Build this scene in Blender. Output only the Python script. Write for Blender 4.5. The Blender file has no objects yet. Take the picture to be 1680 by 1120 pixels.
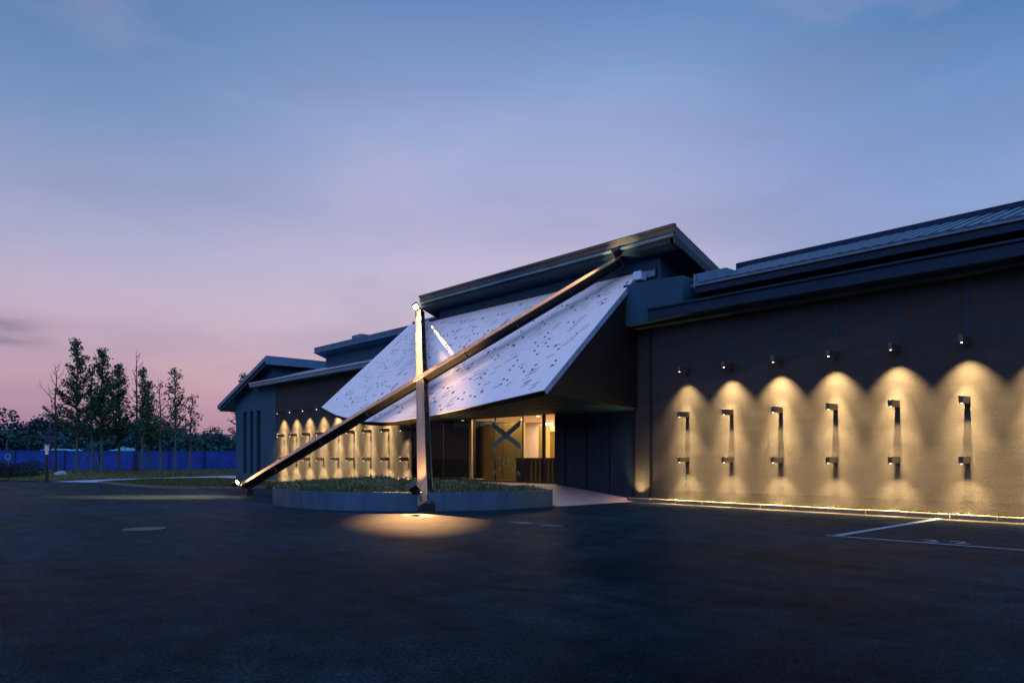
import bpy, bmesh, math, random
from mathutils import Vector, Matrix
R = math.radians
S = bpy.context.scene
COL = S.collection
random.seed(7)

# ------------------------------------------------------------------ camera
cam = bpy.data.cameras.new('camera'); camo = bpy.data.objects.new('camera', cam); COL.objects.link(camo)
camo.location = (0, -20.45, 1.5)
camo.rotation_euler = (R(90), 0, math.atan2(.7389, .6738))
cam.sensor_width = 36; cam.lens = 36*1190/1680; cam.shift_y = 191/1680
cam.clip_start = .1; cam.clip_end = 3000
S.camera = camo
S.view_settings.view_transform = 'Standard'; S.view_settings.look = 'None'
S.view_settings.exposure = 0; S.view_settings.gamma = 1
S.cycles.max_bounces = 6; S.cycles.sample_clamp_indirect = 4
try: S.cycles.use_light_tree = True
except Exception: pass

# ------------------------------------------------------------------ dusk sky
W = bpy.data.worlds.new('World'); S.world = W; W.use_nodes = True
wt = W.node_tree; wt.nodes.clear()
def nd(t, typ, **k):
    n = t.nodes.new(typ)
    for a, b in k.items(): setattr(n, a, b)
    return n
def s2l(c):
    return tuple(((v/255)/12.92 if v/255 <= .04045 else ((v/255+.055)/1.055)**2.4) for v in c)
tc = nd(wt, 'ShaderNodeTexCoord')
def vdot(vec):
    n = nd(wt, 'ShaderNodeVectorMath', operation='DOT_PRODUCT'); n.inputs[1].default_value = vec
    wt.links.new(tc.outputs['Generated'], n.inputs[0]); return n.outputs['Value']
def ramp(src, stops, interp='LINEAR'):
    r = nd(wt, 'ShaderNodeValToRGB'); r.color_ramp.interpolation = interp
    el = r.color_ramp.elements
    while len(el) > 1: el.remove(el[0])
    el[0].position = stops[0][0]; el[0].color = (*s2l(stops[0][1]), 1)
    for p, c in stops[1:]:
        e = el.new(p); e.color = (*s2l(c), 1)
    wt.links.new(src, r.inputs[0]); return r.outputs[0]
def mrange(src, a, b, c=0, d=1):
    m = nd(wt, 'ShaderNodeMapRange', interpolation_type='SMOOTHSTEP')
    for i, v in enumerate((a, b, c, d)): m.inputs[i+1].default_value = v
    wt.links.new(src, m.inputs[0]); return m.outputs[0]
el_ = vdot((0, 0, 1)); az = vdot((.6738, .7389, 0)); fw = vdot((-.7389, .6738, 0))
left = ramp(el_, [(0, (168, 108, 136)), (.05, (190, 136, 154)), (.10, (206, 163, 174)), (.15, (207, 174, 190)),
                  (.20, (196, 180, 205)), (.25, (174, 174, 208)), (.31, (150, 160, 200)), (.39, (108, 145, 190)), (.47, (76, 123, 173)), (.8, (62, 108, 165)), (1, (84, 124, 186))])
midr = ramp(el_, [(0, (205, 148, 162)), (.08, (212, 172, 180)), (.18, (208, 190, 208)), (.25, (198, 188, 216)), (.31, (178, 176, 215)),
                  (.36, (166, 174, 217)), (.42, (148, 168, 213)), (.475, (120, 155, 206)), (.53, (88, 133, 190)), (.8, (66, 114, 172)), (1, (84, 124, 186))])
right = ramp(el_, [(0, (150, 150, 195)), (.2, (150, 165, 210)), (.3, (133, 160, 210)), (.39, (106, 147, 202)), (.465, (70, 124, 180)), (.8, (60, 112, 170)), (1, (84, 124, 186))])
back = ramp(el_, [(0, (58, 84, 138)), (.2, (84, 118, 184)), (.42, (140, 168, 230)), (.75, (150, 178, 240)), (1, (110, 146, 212))])
def mix(f, a, b, blend='MIX'):
    m = nd(wt, 'ShaderNodeMix', data_type='RGBA', blend_type=blend)
    if isinstance(f, float): m.inputs[0].default_value = f
    else: wt.links.new(f, m.inputs[0])
    for s, v in ((6, a), (7, b)):
        if isinstance(v, tuple): m.inputs[s].default_value = v
        else: wt.links.new(v, m.inputs[s])
    return m.outputs[2]
c = mix(mrange(az, -.52, -.08), left, midr)
c = mix(mrange(az, .10, .52), c, right)
c = mix(mrange(fw, .45, -.05), c, back)
# unseen sky overhead and behind the camera, brightened to light the canopy
def mth(op, a, b):
    m = nd(wt, 'ShaderNodeMath', operation=op)
    for i, v in enumerate((a, b)):
        if isinstance(v, (int, float)): m.inputs[i].default_value = v
        else: wt.links.new(v, m.inputs[i])
    return m.outputs[0]
boost = mth('ADD', 1, mth('MULTIPLY', 1.35, mth('MAXIMUM', mrange(el_, .56, .9), mth('MULTIPLY', mrange(fw, .25, -.4), mrange(el_, .12, .45)))))
# soft high cloud texture
mp = nd(wt, 'ShaderNodeMapping'); mp.inputs['Scale'].default_value = (1.7, 1.7, 6)
mp.inputs['Rotation'].default_value = (.22, -.2, 0)
wt.links.new(tc.outputs['Generated'], mp.inputs[0])
nz = nd(wt, 'ShaderNodeTexNoise'); nz.inputs['Scale'].default_value = 1.5; nz.inputs['Detail'].default_value = 5
nz.inputs['Roughness'].default_value = .5; nz.inputs['Distortion'].default_value = .6
wt.links.new(mp.outputs[0], nz.inputs['Vector'])
c = mix(.12, c, (*s2l((165, 170, 192)), 1))
cf = mrange(nz.outputs[0], .44, .66, 0, .22)
c = mix(cf, c, (*s2l((128, 134, 172)), 1))
cf2 = mrange(nz.outputs[0], .47, .28, 0, .13)
c = mix(cf2, c, (*s2l((214, 190, 214)), 1))
# small dark cloud bank low on the left horizon
mp2 = nd(wt, 'ShaderNodeMapping'); mp2.inputs['Scale'].default_value = (5, 5, 34)
wt.links.new(tc.outputs['Generated'], mp2.inputs[0])
nz2 = nd(wt, 'ShaderNodeTexNoise'); nz2.inputs['Scale'].default_value = 1.6; nz2.inputs['Detail'].default_value = 4
wt.links.new(mp2.outputs[0], nz2.inputs['Vector'])
band = nd(wt, 'ShaderNodeMath', operation='MULTIPLY')
wt.links.new(mrange(el_, .118, .134), band.inputs[0]); wt.links.new(mrange(el_, .168, .146), band.inputs[1])
b2 = nd(wt, 'ShaderNodeMath', operation='MULTIPLY')
wt.links.new(band.outputs[0], b2.inputs[0]); wt.links.new(mrange(az, -.50, -.60), b2.inputs[1])
b3 = nd(wt, 'ShaderNodeMath', operation='MULTIPLY')
wt.links.new(b2.outputs[0], b3.inputs[0]); wt.links.new(mrange(nz2.outputs[0], .40, .60, .25, .75), b3.inputs[1])
c = mix(b3.outputs[0], c, (*s2l((92, 98, 128)), 1))
bg = nd(wt, 'ShaderNodeBackground'); bg.inputs[1].default_value = 1.0
wo = nd(wt, 'ShaderNodeOutputWorld'); wt.links.new(c, bg.inputs[0]); wt.links.new(bg.outputs[0], wo.inputs[0]); wt.links.new(boost, bg.inputs[1])

# ------------------------------------------------------------------ materials
def mat(name, col, rough=.6, metal=0, spec=.5, noise=None, bump=0, bscale=60, emit=None, stretch=(1, 1, 1), amt=.25):
    m = bpy.data.materials.new(name); m.use_nodes = True; t = m.node_tree
    p = t.nodes['Principled BSDF']
    p.inputs['Base Color'].default_value = (*col, 1); p.inputs['Roughness'].default_value = rough
    p.inputs['Metallic'].default_value = metal; p.inputs['Specular IOR Level'].default_value = spec
    tco = t.nodes.new('ShaderNodeTexCoord'); mpp = t.nodes.new('ShaderNodeMapping'); mpp.inputs['Scale'].default_value = stretch
    t.links.new(tco.outputs['Object'], mpp.inputs[0])
    if noise:
        n = t.nodes.new('ShaderNodeTexNoise'); n.inputs['Scale'].default_value = noise; n.inputs['Detail'].default_value = 6
        n.inputs['Roughness'].default_value = .65
        t.links.new(mpp.outputs[0], n.inputs['Vector'])
        r = t.nodes.new('ShaderNodeValToRGB')
        r.color_ramp.elements[0].position = .3; r.color_ramp.elements[1].position = .7
        r.color_ramp.elements[0].color = (*[v*(1-amt) for v in col], 1); r.color_ramp.elements[1].color = (*[min(1, v*(1+amt)) for v in col], 1)
        t.links.new(n.outputs[0], r.inputs[0]); t.links.new(r.outputs[0], p.inputs['Base Color'])
        mr = t.nodes.new('ShaderNodeMapRange'); mr.inputs[3].default_value = rough*.85; mr.inputs[4].default_value = min(1, rough*1.15)
        t.links.new(n.outputs[0], mr.inputs[0]); t.links.new(mr.outputs[0], p.inputs['Roughness'])
    if bump:
        n2 = t.nodes.new('ShaderNodeTexNoise'); n2.inputs['Scale'].default_value = bscale; n2.inputs['Detail'].default_value = 4
        t.links.new(mpp.outputs[0], n2.inputs['Vector'])
        b = t.nodes.new('ShaderNodeBump'); b.inputs['Strength'].default_value = bump; b.inputs['Distance'].default_value = .02
        t.links.new(n2.outputs[0], b.inputs['Height']); t.links.new(b.outputs[0], p.inputs['Normal'])
    if emit:
        p.inputs['Emission Color'].default_value = (*emit[0], 1); p.inputs['Emission Strength'].default_value = emit[1]
    return m
M = {}
M['render'] = mat('dark_render', (.028, .0285, .030), .75, spec=.25, noise=1.3, bump=.4, bscale=30, stretch=(.45, 1, 2.6), amt=.24)
M['bluewall'] = mat('blue_grey_render', (.011, .060, .10), .7, spec=.3, noise=1.1, bump=.2, bscale=30, amt=.2)
M['bluewall2'] = mat('shaded_blue_render', (.016, .062, .10), .7, spec=.3, noise=1.1, bump=.2, bscale=30, amt=.25)  # blue cast of the unlit end wall put into the base colour
M['roofmetal'] = mat('zinc_roof_sheet', (.045, .14, .22), .42, spec=.5, noise=1.6, amt=.22, stretch=(1, 1, .4))
M['gutter'] = mat('dark_blue_gutter_sheet', (.002, .018, .045), .5, spec=.22, noise=1.2, amt=.25)
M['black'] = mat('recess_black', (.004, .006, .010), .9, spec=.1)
M['soffit'] = mat('dark_soffit', (.010, .022, .036), .6, spec=.3, noise=2)
M['tile'] = mat('roof_tile', (.035, .095, .15), .5, spec=.45, noise=6, amt=.3)
M['tiledark'] = mat('roof_tile_channel', (.008, .022, .04), .6, spec=.3, noise=6, amt=.3)
M['bronze'] = mat('dark_bronze_panel', (.012, .010, .010), .48, metal=.35, spec=.4, noise=1.5, amt=.3, stretch=(1, 1, .3))
M['soffpanel'] = mat('soffit_panel', (.005, .026, .040), .55, metal=0, spec=.15, noise=2, amt=.3)
M['lampmetal'] = mat('lamp_anodised_metal', (.075, .07, .06), .42, metal=.4, spec=.5, noise=20, amt=.1)
M['flange'] = mat('floodlit_flange', (.27, .195, .145), .42, metal=.75, noise=22, amt=.18, bump=.12, bscale=40)  # beam steel lightened so the outer flange reads as floodlit
M['beam'] = mat('shaded_beam_steel', (.020, .018, .017), .5, metal=.2, spec=.5, noise=9, amt=.45, bump=.15, bscale=40)  # same steel darkened to stand for the shaded web and back flange
M['flood'] = mat('flood_housing', (.012, .013, .016), .35, spec=.5, noise=30)
M['wallstrip'] = mat('wall_strip', (.018, .034, .050), .7, spec=.2, noise=8)
M['glow'] = mat('lamp_lens', (1, .9, .7), .4, emit=((1, .72, .42), 14))
M['glowsoft'] = mat('downlight_lens', (1, .9, .7), .4, emit=((1, .78, .5), 5))
M['gold'] = mat('brass_lobby_panel', (.30, .22, .06), .5, metal=.25, noise=3, amt=.18, stretch=(8, 8, .4))
M['white'] = mat('lobby_plaster', (.62, .50, .42), .8, noise=2, amt=.08)
M['cream'] = mat('cream_panel', (.72, .60, .44), .6, noise=3, amt=.08)
M['desk'] = mat('black_desk', (.010, .009, .009), .4, noise=6)
M['slat'] = mat('desk_slat_brass', (.16, .12, .05), .45, metal=.3, noise=8)
M['floor'] = mat('lobby_floor', (.35, .27, .18), .35, noise=3, amt=.1)
M['darkpanel'] = mat('dark_glazed_panel', (.009, .020, .034), .3, spec=.35, noise=1.2, amt=.5, stretch=(3, 1, .5))
M['frame'] = mat('door_frame_metal', (.012, .014, .018), .4, metal=.4, noise=10)
M['brassframe'] = mat('brass_mullion', (.50, .38, .17), .4, metal=.5, noise=10)
M['decal'] = mat('grey_glass_vinyl', (.36, .56, .70), .6, noise=6, amt=.08)
M['decalpale'] = mat('pale_glass_vinyl', (.42, .47, .50), .6, noise=6, amt=.08)
M['planter'] = mat('brushed_planter_steel', (.08, .155, .23), .36, metal=.65, noise=1.4, amt=.22, stretch=(1, 1, .25))
M['soil'] = mat('planter_soil', (.012, .010, .008), .95, noise=9, amt=.5, bump=.6)
M['ramp'] = mat('paved_ramp', (.36, .26, .24), .6, noise=7, amt=.15, bump=.15)
M['kerb'] = mat('kerb_stone', (.11, .095, .08), .8, noise=7, amt=.3, bump=.4)
M['concrete'] = mat('concrete_path', (.20, .28, .38), .6, noise=1.5, amt=.2, bump=.2)
M['paint'] = mat('road_paint', (.15, .22, .29), .65, noise=6, amt=.35, spec=.3)
M['trunk'] = mat('bark', (.055, .075, .075), .9, noise=14, amt=.4, bump=.4)
M['bare'] = mat('bare_twig_bark', (.040, .030, .032), .9, noise=14, amt=.3)
M['stake'] = mat('wooden_stake', (.055, .075, .075), .8, noise=14, amt=.3)
M['fence'] = mat('blue_hoarding_sheet', (.005, .042, .25), .5, spec=.35, noise=.8, amt=.25)
M['fencepost'] = mat('hoarding_post', (.002, .008, .06), .6)
M['net'] = mat('teal_netting', (.07, .28, .33), .9, noise=2.5, amt=.6, bump=.6, bscale=4)
M['rock'] = mat('pale_boulder', (.20, .24, .28), .85, noise=3, amt=.4, bump=.8, bscale=5)
M['lantern'] = mat('lantern_glass', (.70, .48, .42), .5, emit=((1, .62, .45), .06))
M['shed'] = mat('far_shed_wall', (.12, .17, .24), .8, noise=.6)
M['bluesign'] = mat('blue_banner', (.004, .018, .07), .5, noise=3)
M['palemetal'] = mat('pale_galvanised', (.14, .20, .28), .5, noise=6)

def leafmat(name, a, b):
    m = bpy.data.materials.new(name); m.use_nodes = True; t = m.node_tree; p = t.nodes['Principled BSDF']
    g = t.nodes.new('ShaderNodeNewGeometry'); r = t.nodes.new('ShaderNodeValToRGB')
    r.color_ramp.elements[0].color = (*a, 1); r.color_ramp.elements[1].color = (*b, 1)
    t.links.new(g.outputs['Random Per Island'], r.inputs[0]); t.links.new(r.outputs[0], p.inputs['Base Color'])
    p.inputs['Roughness'].default_value = .7; p.inputs['Specular IOR Level'].default_value = .2
    return m
M['leaf'] = leafmat('ginkgo_leaf', (.012, .048, .026), (.065, .125, .04))
M['leafback'] = leafmat('far_leaf', (.006, .036, .044), (.013, .066, .066))
M['leafhedge'] = leafmat('hedge_leaf', (.003, .009, .010), (.010, .024, .020))
M['plant'] = leafmat('planter_foliage', (.020, .045, .020), (.13, .15, .055))
M['flower'] = leafmat('planter_seed_head', (.16, .15, .12), (.34, .32, .26))
M['grassblade'] = leafmat('lawn_blade', (.03, .045, .012), (.10, .105, .035))

def asphalt():
    m = bpy.data.materials.new('asphalt'); m.use_nodes = True; t = m.node_tree; p = t.nodes['Principled BSDF']
    tc_ = t.nodes.new('ShaderNodeTexCoord'); L = t.links.new
    def noise(sc, det=5, ro=.6, st=None):
        n = t.nodes.new('ShaderNodeTexNoise'); n.inputs['Scale'].default_value = sc; n.inputs['Detail'].default_value = det
        n.inputs['Roughness'].default_value = ro
        if st:
            mm = t.nodes.new('ShaderNodeMapping'); mm.inputs['Scale'].default_value = st; mm.inputs['Rotation'].default_value = (0, 0, .5)
            L(tc_.outputs['Object'], mm.inputs[0]); L(mm.outputs[0], n.inputs['Vector'])
        else: L(tc_.outputs['Object'], n.inputs['Vector'])
        return n.outputs[0]
    big = noise(.16, 7, .62, (1, .6, 1)); fine = noise(30, 4, .85); mid = noise(2.2, 6, .7)
    r = t.nodes.new('ShaderNodeValToRGB'); e = r.color_ramp.elements
    e[0].position = .36; e[0].color = (.0008, .0018, .0028, 1); e[1].position = .66; e[1].color = (.0085, .0165, .0225, 1)
    L(big, r.inputs[0])
    r2 = t.nodes.new('ShaderNodeMapRange'); r2.inputs[1].default_value = .36; r2.inputs[2].default_value = .66
    r2.inputs[3].default_value = .12; r2.inputs[4].default_value = 2.1; L(fine, r2.inputs[0])
    r3 = t.nodes.new('ShaderNodeMapRange'); r3.inputs[1].default_value = .3; r3.inputs[2].default_value = .7
    r3.inputs[3].default_value = .5; r3.inputs[4].default_value = 1.5; L(mid, r3.inputs[0])
    mu = t.nodes.new('ShaderNodeMath'); mu.operation = 'MULTIPLY'; L(r2.outputs[0], mu.inputs[0]); L(r3.outputs[0], mu.inputs[1])
    vm = t.nodes.new('ShaderNodeVectorMath'); vm.operation = 'SCALE'; L(r.outputs[0], vm.inputs[0]); L(mu.outputs[0], vm.inputs['Scale'])
    L(vm.outputs[0], p.inputs['Base Color'])
    # tyre tracks and worn streaks change the dusty sheen of the surface
    st_ = noise(.5, 6, .7, (.25, 1.6, 1)); sh = t.nodes.new('ShaderNodeMapRange'); sh.inputs[1].default_value = .35; sh.inputs[2].default_value = .65
    sh.inputs[3].default_value = .08; sh.inputs[4].default_value = .26; L(st_, sh.inputs[0])
    sg = t.nodes.new('ShaderNodeMath'); sg.operation = 'MULTIPLY'; L(sh.outputs[0], sg.inputs[0]); L(mu.outputs[0], sg.inputs[1]); L(sg.outputs[0], p.inputs['Sheen Weight'])
    rr = t.nodes.new('ShaderNodeMapRange'); rr.inputs[1].default_value = .35; rr.inputs[2].default_value = .65
    rr.inputs[3].default_value = .40; rr.inputs[4].default_value = .58; L(big, rr.inputs[0]); L(rr.outputs[0], p.inputs['Roughness'])
    p.inputs['IOR'].default_value = 1.04; p.inputs['Specular Tint'].default_value = (.35, .75, 1, 1)
    p.inputs['Sheen Roughness'].default_value = .17; p.inputs['Sheen Tint'].default_value = (.26, .66, 1, 1)
    b = t.nodes.new('ShaderNodeBump'); b.inputs['Strength'].default_value = .5; b.inputs['Distance'].default_value = .008
    ad = t.nodes.new('ShaderNodeMath'); ad.operation = 'ADD'; L(fine, ad.inputs[0]); L(mid, ad.inputs[1])
    L(ad.outputs[0], b.inputs['Height']); L(b.outputs[0], p.inputs['Normal'])
    return m
M['asphalt'] = asphalt()
M['grass'] = mat('lawn', (.060, .066, .022), .9, spec=.15, noise=1.2, bump=.8, bscale=25, amt=.55)

def canopy_mat():
    m = mat('white_aluminium_canopy', (.72, .64, .63), .5, metal=.1, spec=.5, noise=2.2, amt=.05, stretch=(1, 2, 2))
    t = m.node_tree; p = t.nodes['Principled BSDF']; L = t.links.new
    # fine panel joints across the sheet, measured in the canopy's own length and slope
    tc_ = t.nodes.new('ShaderNodeTexCoord'); sp = t.nodes.new('ShaderNodeSeparateXYZ'); L(tc_.outputs['Object'], sp.inputs[0])
    def joint(src, period, w, off=0.):
        a = t.nodes.new('ShaderNodeMath'); a.operation = 'ADD'; a.inputs[1].default_value = 100*period+off; L(src, a.inputs[0])
        b = t.nodes.new('ShaderNodeMath'); b.operation = 'MODULO'; b.inputs[1].default_value = period; L(a.outputs[0], b.inputs[0])
        g = t.nodes.new('ShaderNodeMath'); g.operation = 'LESS_THAN'; g.inputs[1].default_value = w; L(b.outputs[0], g.inputs[0]); return g.outputs[0]
    j1 = joint(sp.outputs['Z'], 2.13, .016, .55); j2 = joint(sp.outputs['X'], 2.8, .010, 1.0)
    mx = t.nodes.new('ShaderNodeMath'); mx.operation = 'MAXIMUM'; L(j1, mx.inputs[0]); L(j2, mx.inputs[1])
    old = p.inputs['Base Color'].links[0].from_socket
    mi = t.nodes.new('ShaderNodeMix'); mi.data_type = 'RGBA'; L(mx.outputs[0], mi.inputs[0]); L(old, mi.inputs[6]); mi.inputs[7].default_value = (.42, .45, .55, 1)
    L(mi.outputs[2], p.inputs['Base Color'])
    return m
M['canopy'] = canopy_mat()
M['canopyedge'] = mat('canopy_edge_strip', (.20, .30, .42), .45, metal=.3, noise=4)
M['perf'] = mat('perforation_void', (.004, .006, .02), .8, spec=.1)

def glassmat(name, tint, fac=.10, ior=1.45):
    m = bpy.data.materials.new(name); m.use_nodes = True; t = m.node_tree; t.nodes.clear(); L = t.links.new
    tr = t.nodes.new('ShaderNodeBsdfTransparent'); tr.inputs[0].default_value = (*tint, 1)
    gl = t.nodes.new('ShaderNodeBsdfGlossy'); gl.inputs['Roughness'].default_value = .02
    fr = t.nodes.new('ShaderNodeFresnel'); fr.inputs[0].default_value = ior
    mx = t.nodes.new('ShaderNodeMixShader'); o = t.nodes.new('ShaderNodeOutputMaterial')
    L(fr.outputs[0], mx.inputs[0]); L(tr.outputs[0], mx.inputs[1]); L(gl.outputs[0], mx.inputs[2]); L(mx.outputs[0], o.inputs[0])
    return m
M['glass'] = glassmat('clear_lobby_glass', (.9, .92, .88), ior=1.15)
M['smoked'] = glassmat('smoked_lobby_glass', (.13, .16, .15), ior=1.22)

# ------------------------------------------------------------------ mesh helpers
class MB:
    def __init__(s): s.v = []; s.f = []; s.m = []
    def poly(s, pts, mi=0):
        b = len(s.v); s.v += [tuple(p) for p in pts]; s.f.append(tuple(range(b, b+len(pts)))); s.m.append(mi)
    def box(s, a, b, mi=0):
        x0, y0, z0 = a; x1, y1, z1 = b; k = len(s.v)
        s.v += [(x0,y0,z0),(x1,y0,z0),(x1,y1,z0),(x0,y1,z0),(x0,y0,z1),(x1,y0,z1),(x1,y1,z1),(x0,y1,z1)]
        for q in ((0,3,2,1),(4,5,6,7),(0,1,5,4),(1,2,6,5),(2,3,7,6),(3,0,4,7)): s.f.append(tuple(k+i for i in q)); s.m.append(mi)
    def obox(s, P, Q, p, n, b, h, mi=0):       # beam-like box from P to Q, widths b along p, h along n
        P = Vector(P); Q = Vector(Q); k = len(s.v)
        for C in (P, Q):
            for i, j in ((-1,-1),(1,-1),(1,1),(-1,1)): s.v.append(tuple(C+p*(i*b/2)+n*(j*h/2)))
        for q in ((0,3,2,1),(4,5,6,7),(0,1,5,4),(1,2,6,5),(2,3,7,6),(3,0,4,7)): s.f.append(tuple(k+i for i in q)); s.m.append(mi)
    def prism(s, pts, off, mi=0):              # closed polygon pushed along off
        k = len(s.v); n = len(pts); off = Vector(off)
        s.v += [tuple(p) for p in pts]+[tuple(Vector(p)+off) for p in pts]
        s.f.append(tuple(range(k+n-1, k-1, -1))); s.f.append(tuple(range(k+n, k+2*n))); s.m += [mi, mi]
        for i in range(n): j = (i+1) % n; s.f.append((k+i, k+j, k+n+j, k+n+i)); s.m.append(mi)
    def tube(s, pts, rs, seg=6, mi=0):
        k0 = len(s.v)
        pts = [Vector(p) for p in pts]
        for i, p in enumerate(pts):
            d = (pts[min(i+1, len(pts)-1)]-pts[max(i-1, 0)]).normalized()
            u = d.orthogonal().normalized() if abs(d.z) < .95 else Vector((1, 0, 0)).cross(d).normalized()
            if i and u.dot(pu) < 0: u = -u
            pu = u; w = d.cross(u)
            for a in range(seg):
                t = 2*math.pi*a/seg; s.v.append(tuple(p+(u*math.cos(t)+w*math.sin(t))*rs[i]))
        for i in range(len(pts)-1):
            for a in range(seg):
                b = (a+1) % seg; s.f.append((k0+i*seg+a, k0+i*seg+b, k0+(i+1)*seg+b, k0+(i+1)*seg+a)); s.m.append(mi)
        s.f.append(tuple(k0+seg-1-a for a in range(seg))); s.f.append(tuple(k0+(len(pts)-1)*seg+a for a in range(seg))); s.m += [mi, mi]
    def leaf(s, c, sz, mi=0):
        a = Vector((random.gauss(0,1), random.gauss(0,1), random.gauss(0,1))).normalized(); b = a.orthogonal().normalized()
        b.rotate(Matrix.Rotation(random.random()*6.28, 3, a)); w = a.cross(b); k = random.uniform(.45, .8); c = Vector(c)
        s.poly([c-b*sz*.5, c+w*sz*.5*k, c+b*sz*.5, c-w*sz*.5*k], mi)
    def build(s, name, m, parent=None, bevel=0, smooth=False):
        me = bpy.data.meshes.new(name); o = bpy.data.objects.new(name, me)
        off = Vector((0, 0, 0)); q = parent
        while q is not None: off += q.location; q = q.parent
        me.from_pydata([tuple(Vector(v)-off) for v in s.v], [], s.f)
        for mm in (m if isinstance(m, list) else [m]): me.materials.append(mm)
        me.polygons.foreach_set('material_index', s.m)
        if smooth: me.polygons.foreach_set('use_smooth', [True]*len(s.f))
        me.update(); COL.objects.link(o); o.parent = parent
        if bevel:
            bv = o.modifiers.new('bevel', 'BEVEL'); bv.width = bevel; bv.segments = 2; bv.limit_method = 'ANGLE'; bv.harden_normals = False
        return o
def tag(o, label=None, cat=None, group=None, kind=None):
    if label: o['label'] = label
    if cat: o['category'] = cat
    if group: o['group'] = group
    if kind: o['kind'] = kind
    return o
def empty(name, loc, label, cat, group=None):
    o = bpy.data.objects.new(name, None); COL.objects.link(o); o.location = loc; o.empty_display_size = .3
    return tag(o, label, cat, group)
def boxo(name, a, b, m, parent, bevel=0):
    k = MB(); k.box(a, b); return k.build(name, m, parent, bevel)
def copy_tree(o, parent=None):
    c_ = o.copy(); COL.objects.link(c_)
    if parent: c_.parent = parent
    for ch in list(o.children): copy_tree(ch, c_)
    return c_
def light(name, kind, loc, energy, color, parent=None, **k):
    d = bpy.data.lights.new(name, kind); d.energy = energy; d.color = color
    for a, b in k.items(): setattr(d, a, b)
    o = bpy.data.objects.new(name, d); COL.objects.link(o)
    off = Vector((0, 0, 0)); q = parent
    while q is not None: off += q.location; q = q.parent
    o.location = Vector(loc)-off; o.parent = parent
    return o
def aim(o, target, loc):
    o.rotation_euler = (Vector(target)-Vector(loc)).to_track_quat('-Z', 'Y').to_euler()
WARM = (1, .61, .24)

# ------------------------------------------------------------------ ground
g = MB(); g.poly([(-900, -500, 0), (500, -500, 0), (500, 900, 0), (-900, 900, 0)])
tag(g.build('ground', M['asphalt']), kind='structure')
def sheet(name, pts, z, m): 
    k = MB(); k.poly([(x, y, z) for x, y in pts]); return tag(k.build(name, m), kind='structure')
sheet('path', [(-49.2, -8.9), (-53.2, -11.2), (-56.9, -7.0), (-58.4, -4.2), (-61.4, 3.8), (-66, 16), (-56, 16), (-52.3, 2.5), (-52.3, -1), (-53.3, -5.6)], .012, M['concrete'])

def lawn(name, pts, zedge, hump, step=.7, blades=0):
    # height field inside a polygon
    k = MB(); xs = [p[0] for p in pts]; ys = [p[1] for p in pts]
    def inside(x, y):
        c_ = False; n = len(pts); j = n-1
        for i in range(n):
            if (pts[i][1] > y) != (pts[j][1] > y) and x < (pts[j][0]-pts[i][0])*(y-pts[i][1])/(pts[j][1]-pts[i][1])+pts[i][0]: c_ = not c_
            j = i
        return c_
    def dist(x, y):
        d = 1e9; n = len(pts)
        for i in range(n):
            a = Vector(pts[i]); b = Vector(pts[(i+1) % n]); p = Vector((x, y)); t = max(0, min(1, (p-a).dot(b-a)/(b-a).length_squared)); d = min(d, (a+(b-a)*t-p).length)
        return d
    h = lambda x, y: zedge+hump*min(1, dist(x, y)/5)**.8*(.62+.38*math.sin(x*.45+1)*math.cos(y*.37))
    x = min(xs)
    while x < max(xs):
        y = min(ys)
        while y < max(ys):
            if inside(x+step/2, y+step/2):
                q = [(x, y), (x+step, y), (x+step, y+step), (x, y+step)]
                k.poly([(a, b, h(a, b) if inside(a, b) else zedge) for a, b in q])
            y += step
        x += step
    me = MB(); me.prism([(a, b, .0) for a, b in pts], (0, 0, zedge-.01)); 
    for f in k.f: me.poly([k.v[i] for i in f])
    bl = MB()
    for i in range(blades):
        x = random.uniform(min(xs), max(xs)); y = random.uniform(min(ys), max(ys))
        if inside(x, y):
            z = h(x, y); a = random.random()*6.28; w = random.uniform(.02, .05); l = random.uniform(.04, .12)
            dx, dy = math.cos(a)*w, math.sin(a)*w
            bl.poly([(x-dx, y-dy, z-.01), (x+dx, y+dy, z-.01), (x+dy, y-dx, z+l)])
    o = tag(me.build(name, M['grass']), kind='structure')
    if blades: tag(bl.build('grass', M['grassblade']), 'short rough grass growing over the lawn near the road', 'grass', kind='stuff')
    return h
lawn('lawn', [(-48.9, -9.3), (-43.7, -9.4), (-39.1, -9.2), (-36.0, -7.9), (-35.0, -5.2), (-38.5, -1.2), (-49, -1.2), (-52.2, -1.2), (-53.2, -5.4)], .06, .03, .5, 22000)
hl = lawn('lawn', [(-63, -22), (-58.6, -13.1), (-53.4, -11.5), (-57.1, -7), (-58.6, -4.2), (-61.6, 3.8), (-66.2, 16), (-74, 16), (-85, -3), (-98, -15), (-85, -30)], .05, .40, .8, 60000)
# kerb of the island lawn
k = MB(); ep = [(-48.9, -9.42), (-43.7, -9.52), (-39.05, -9.32), (-35.9, -8.0), (-34.88, -5.2)]
for a, b in zip(ep, ep[1:]):
    d = (Vector(b)-Vector(a)).normalized(); n = Vector((-d.y, d.x, 0)); k.obox((*a, .05), (*b, .05), n, Vector((0, 0, 1)), .14, .12)
tag(k.build('kerb', M['kerb'], bevel=.01), 'low pale kerb curving round the island lawn', 'kerb')

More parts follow.
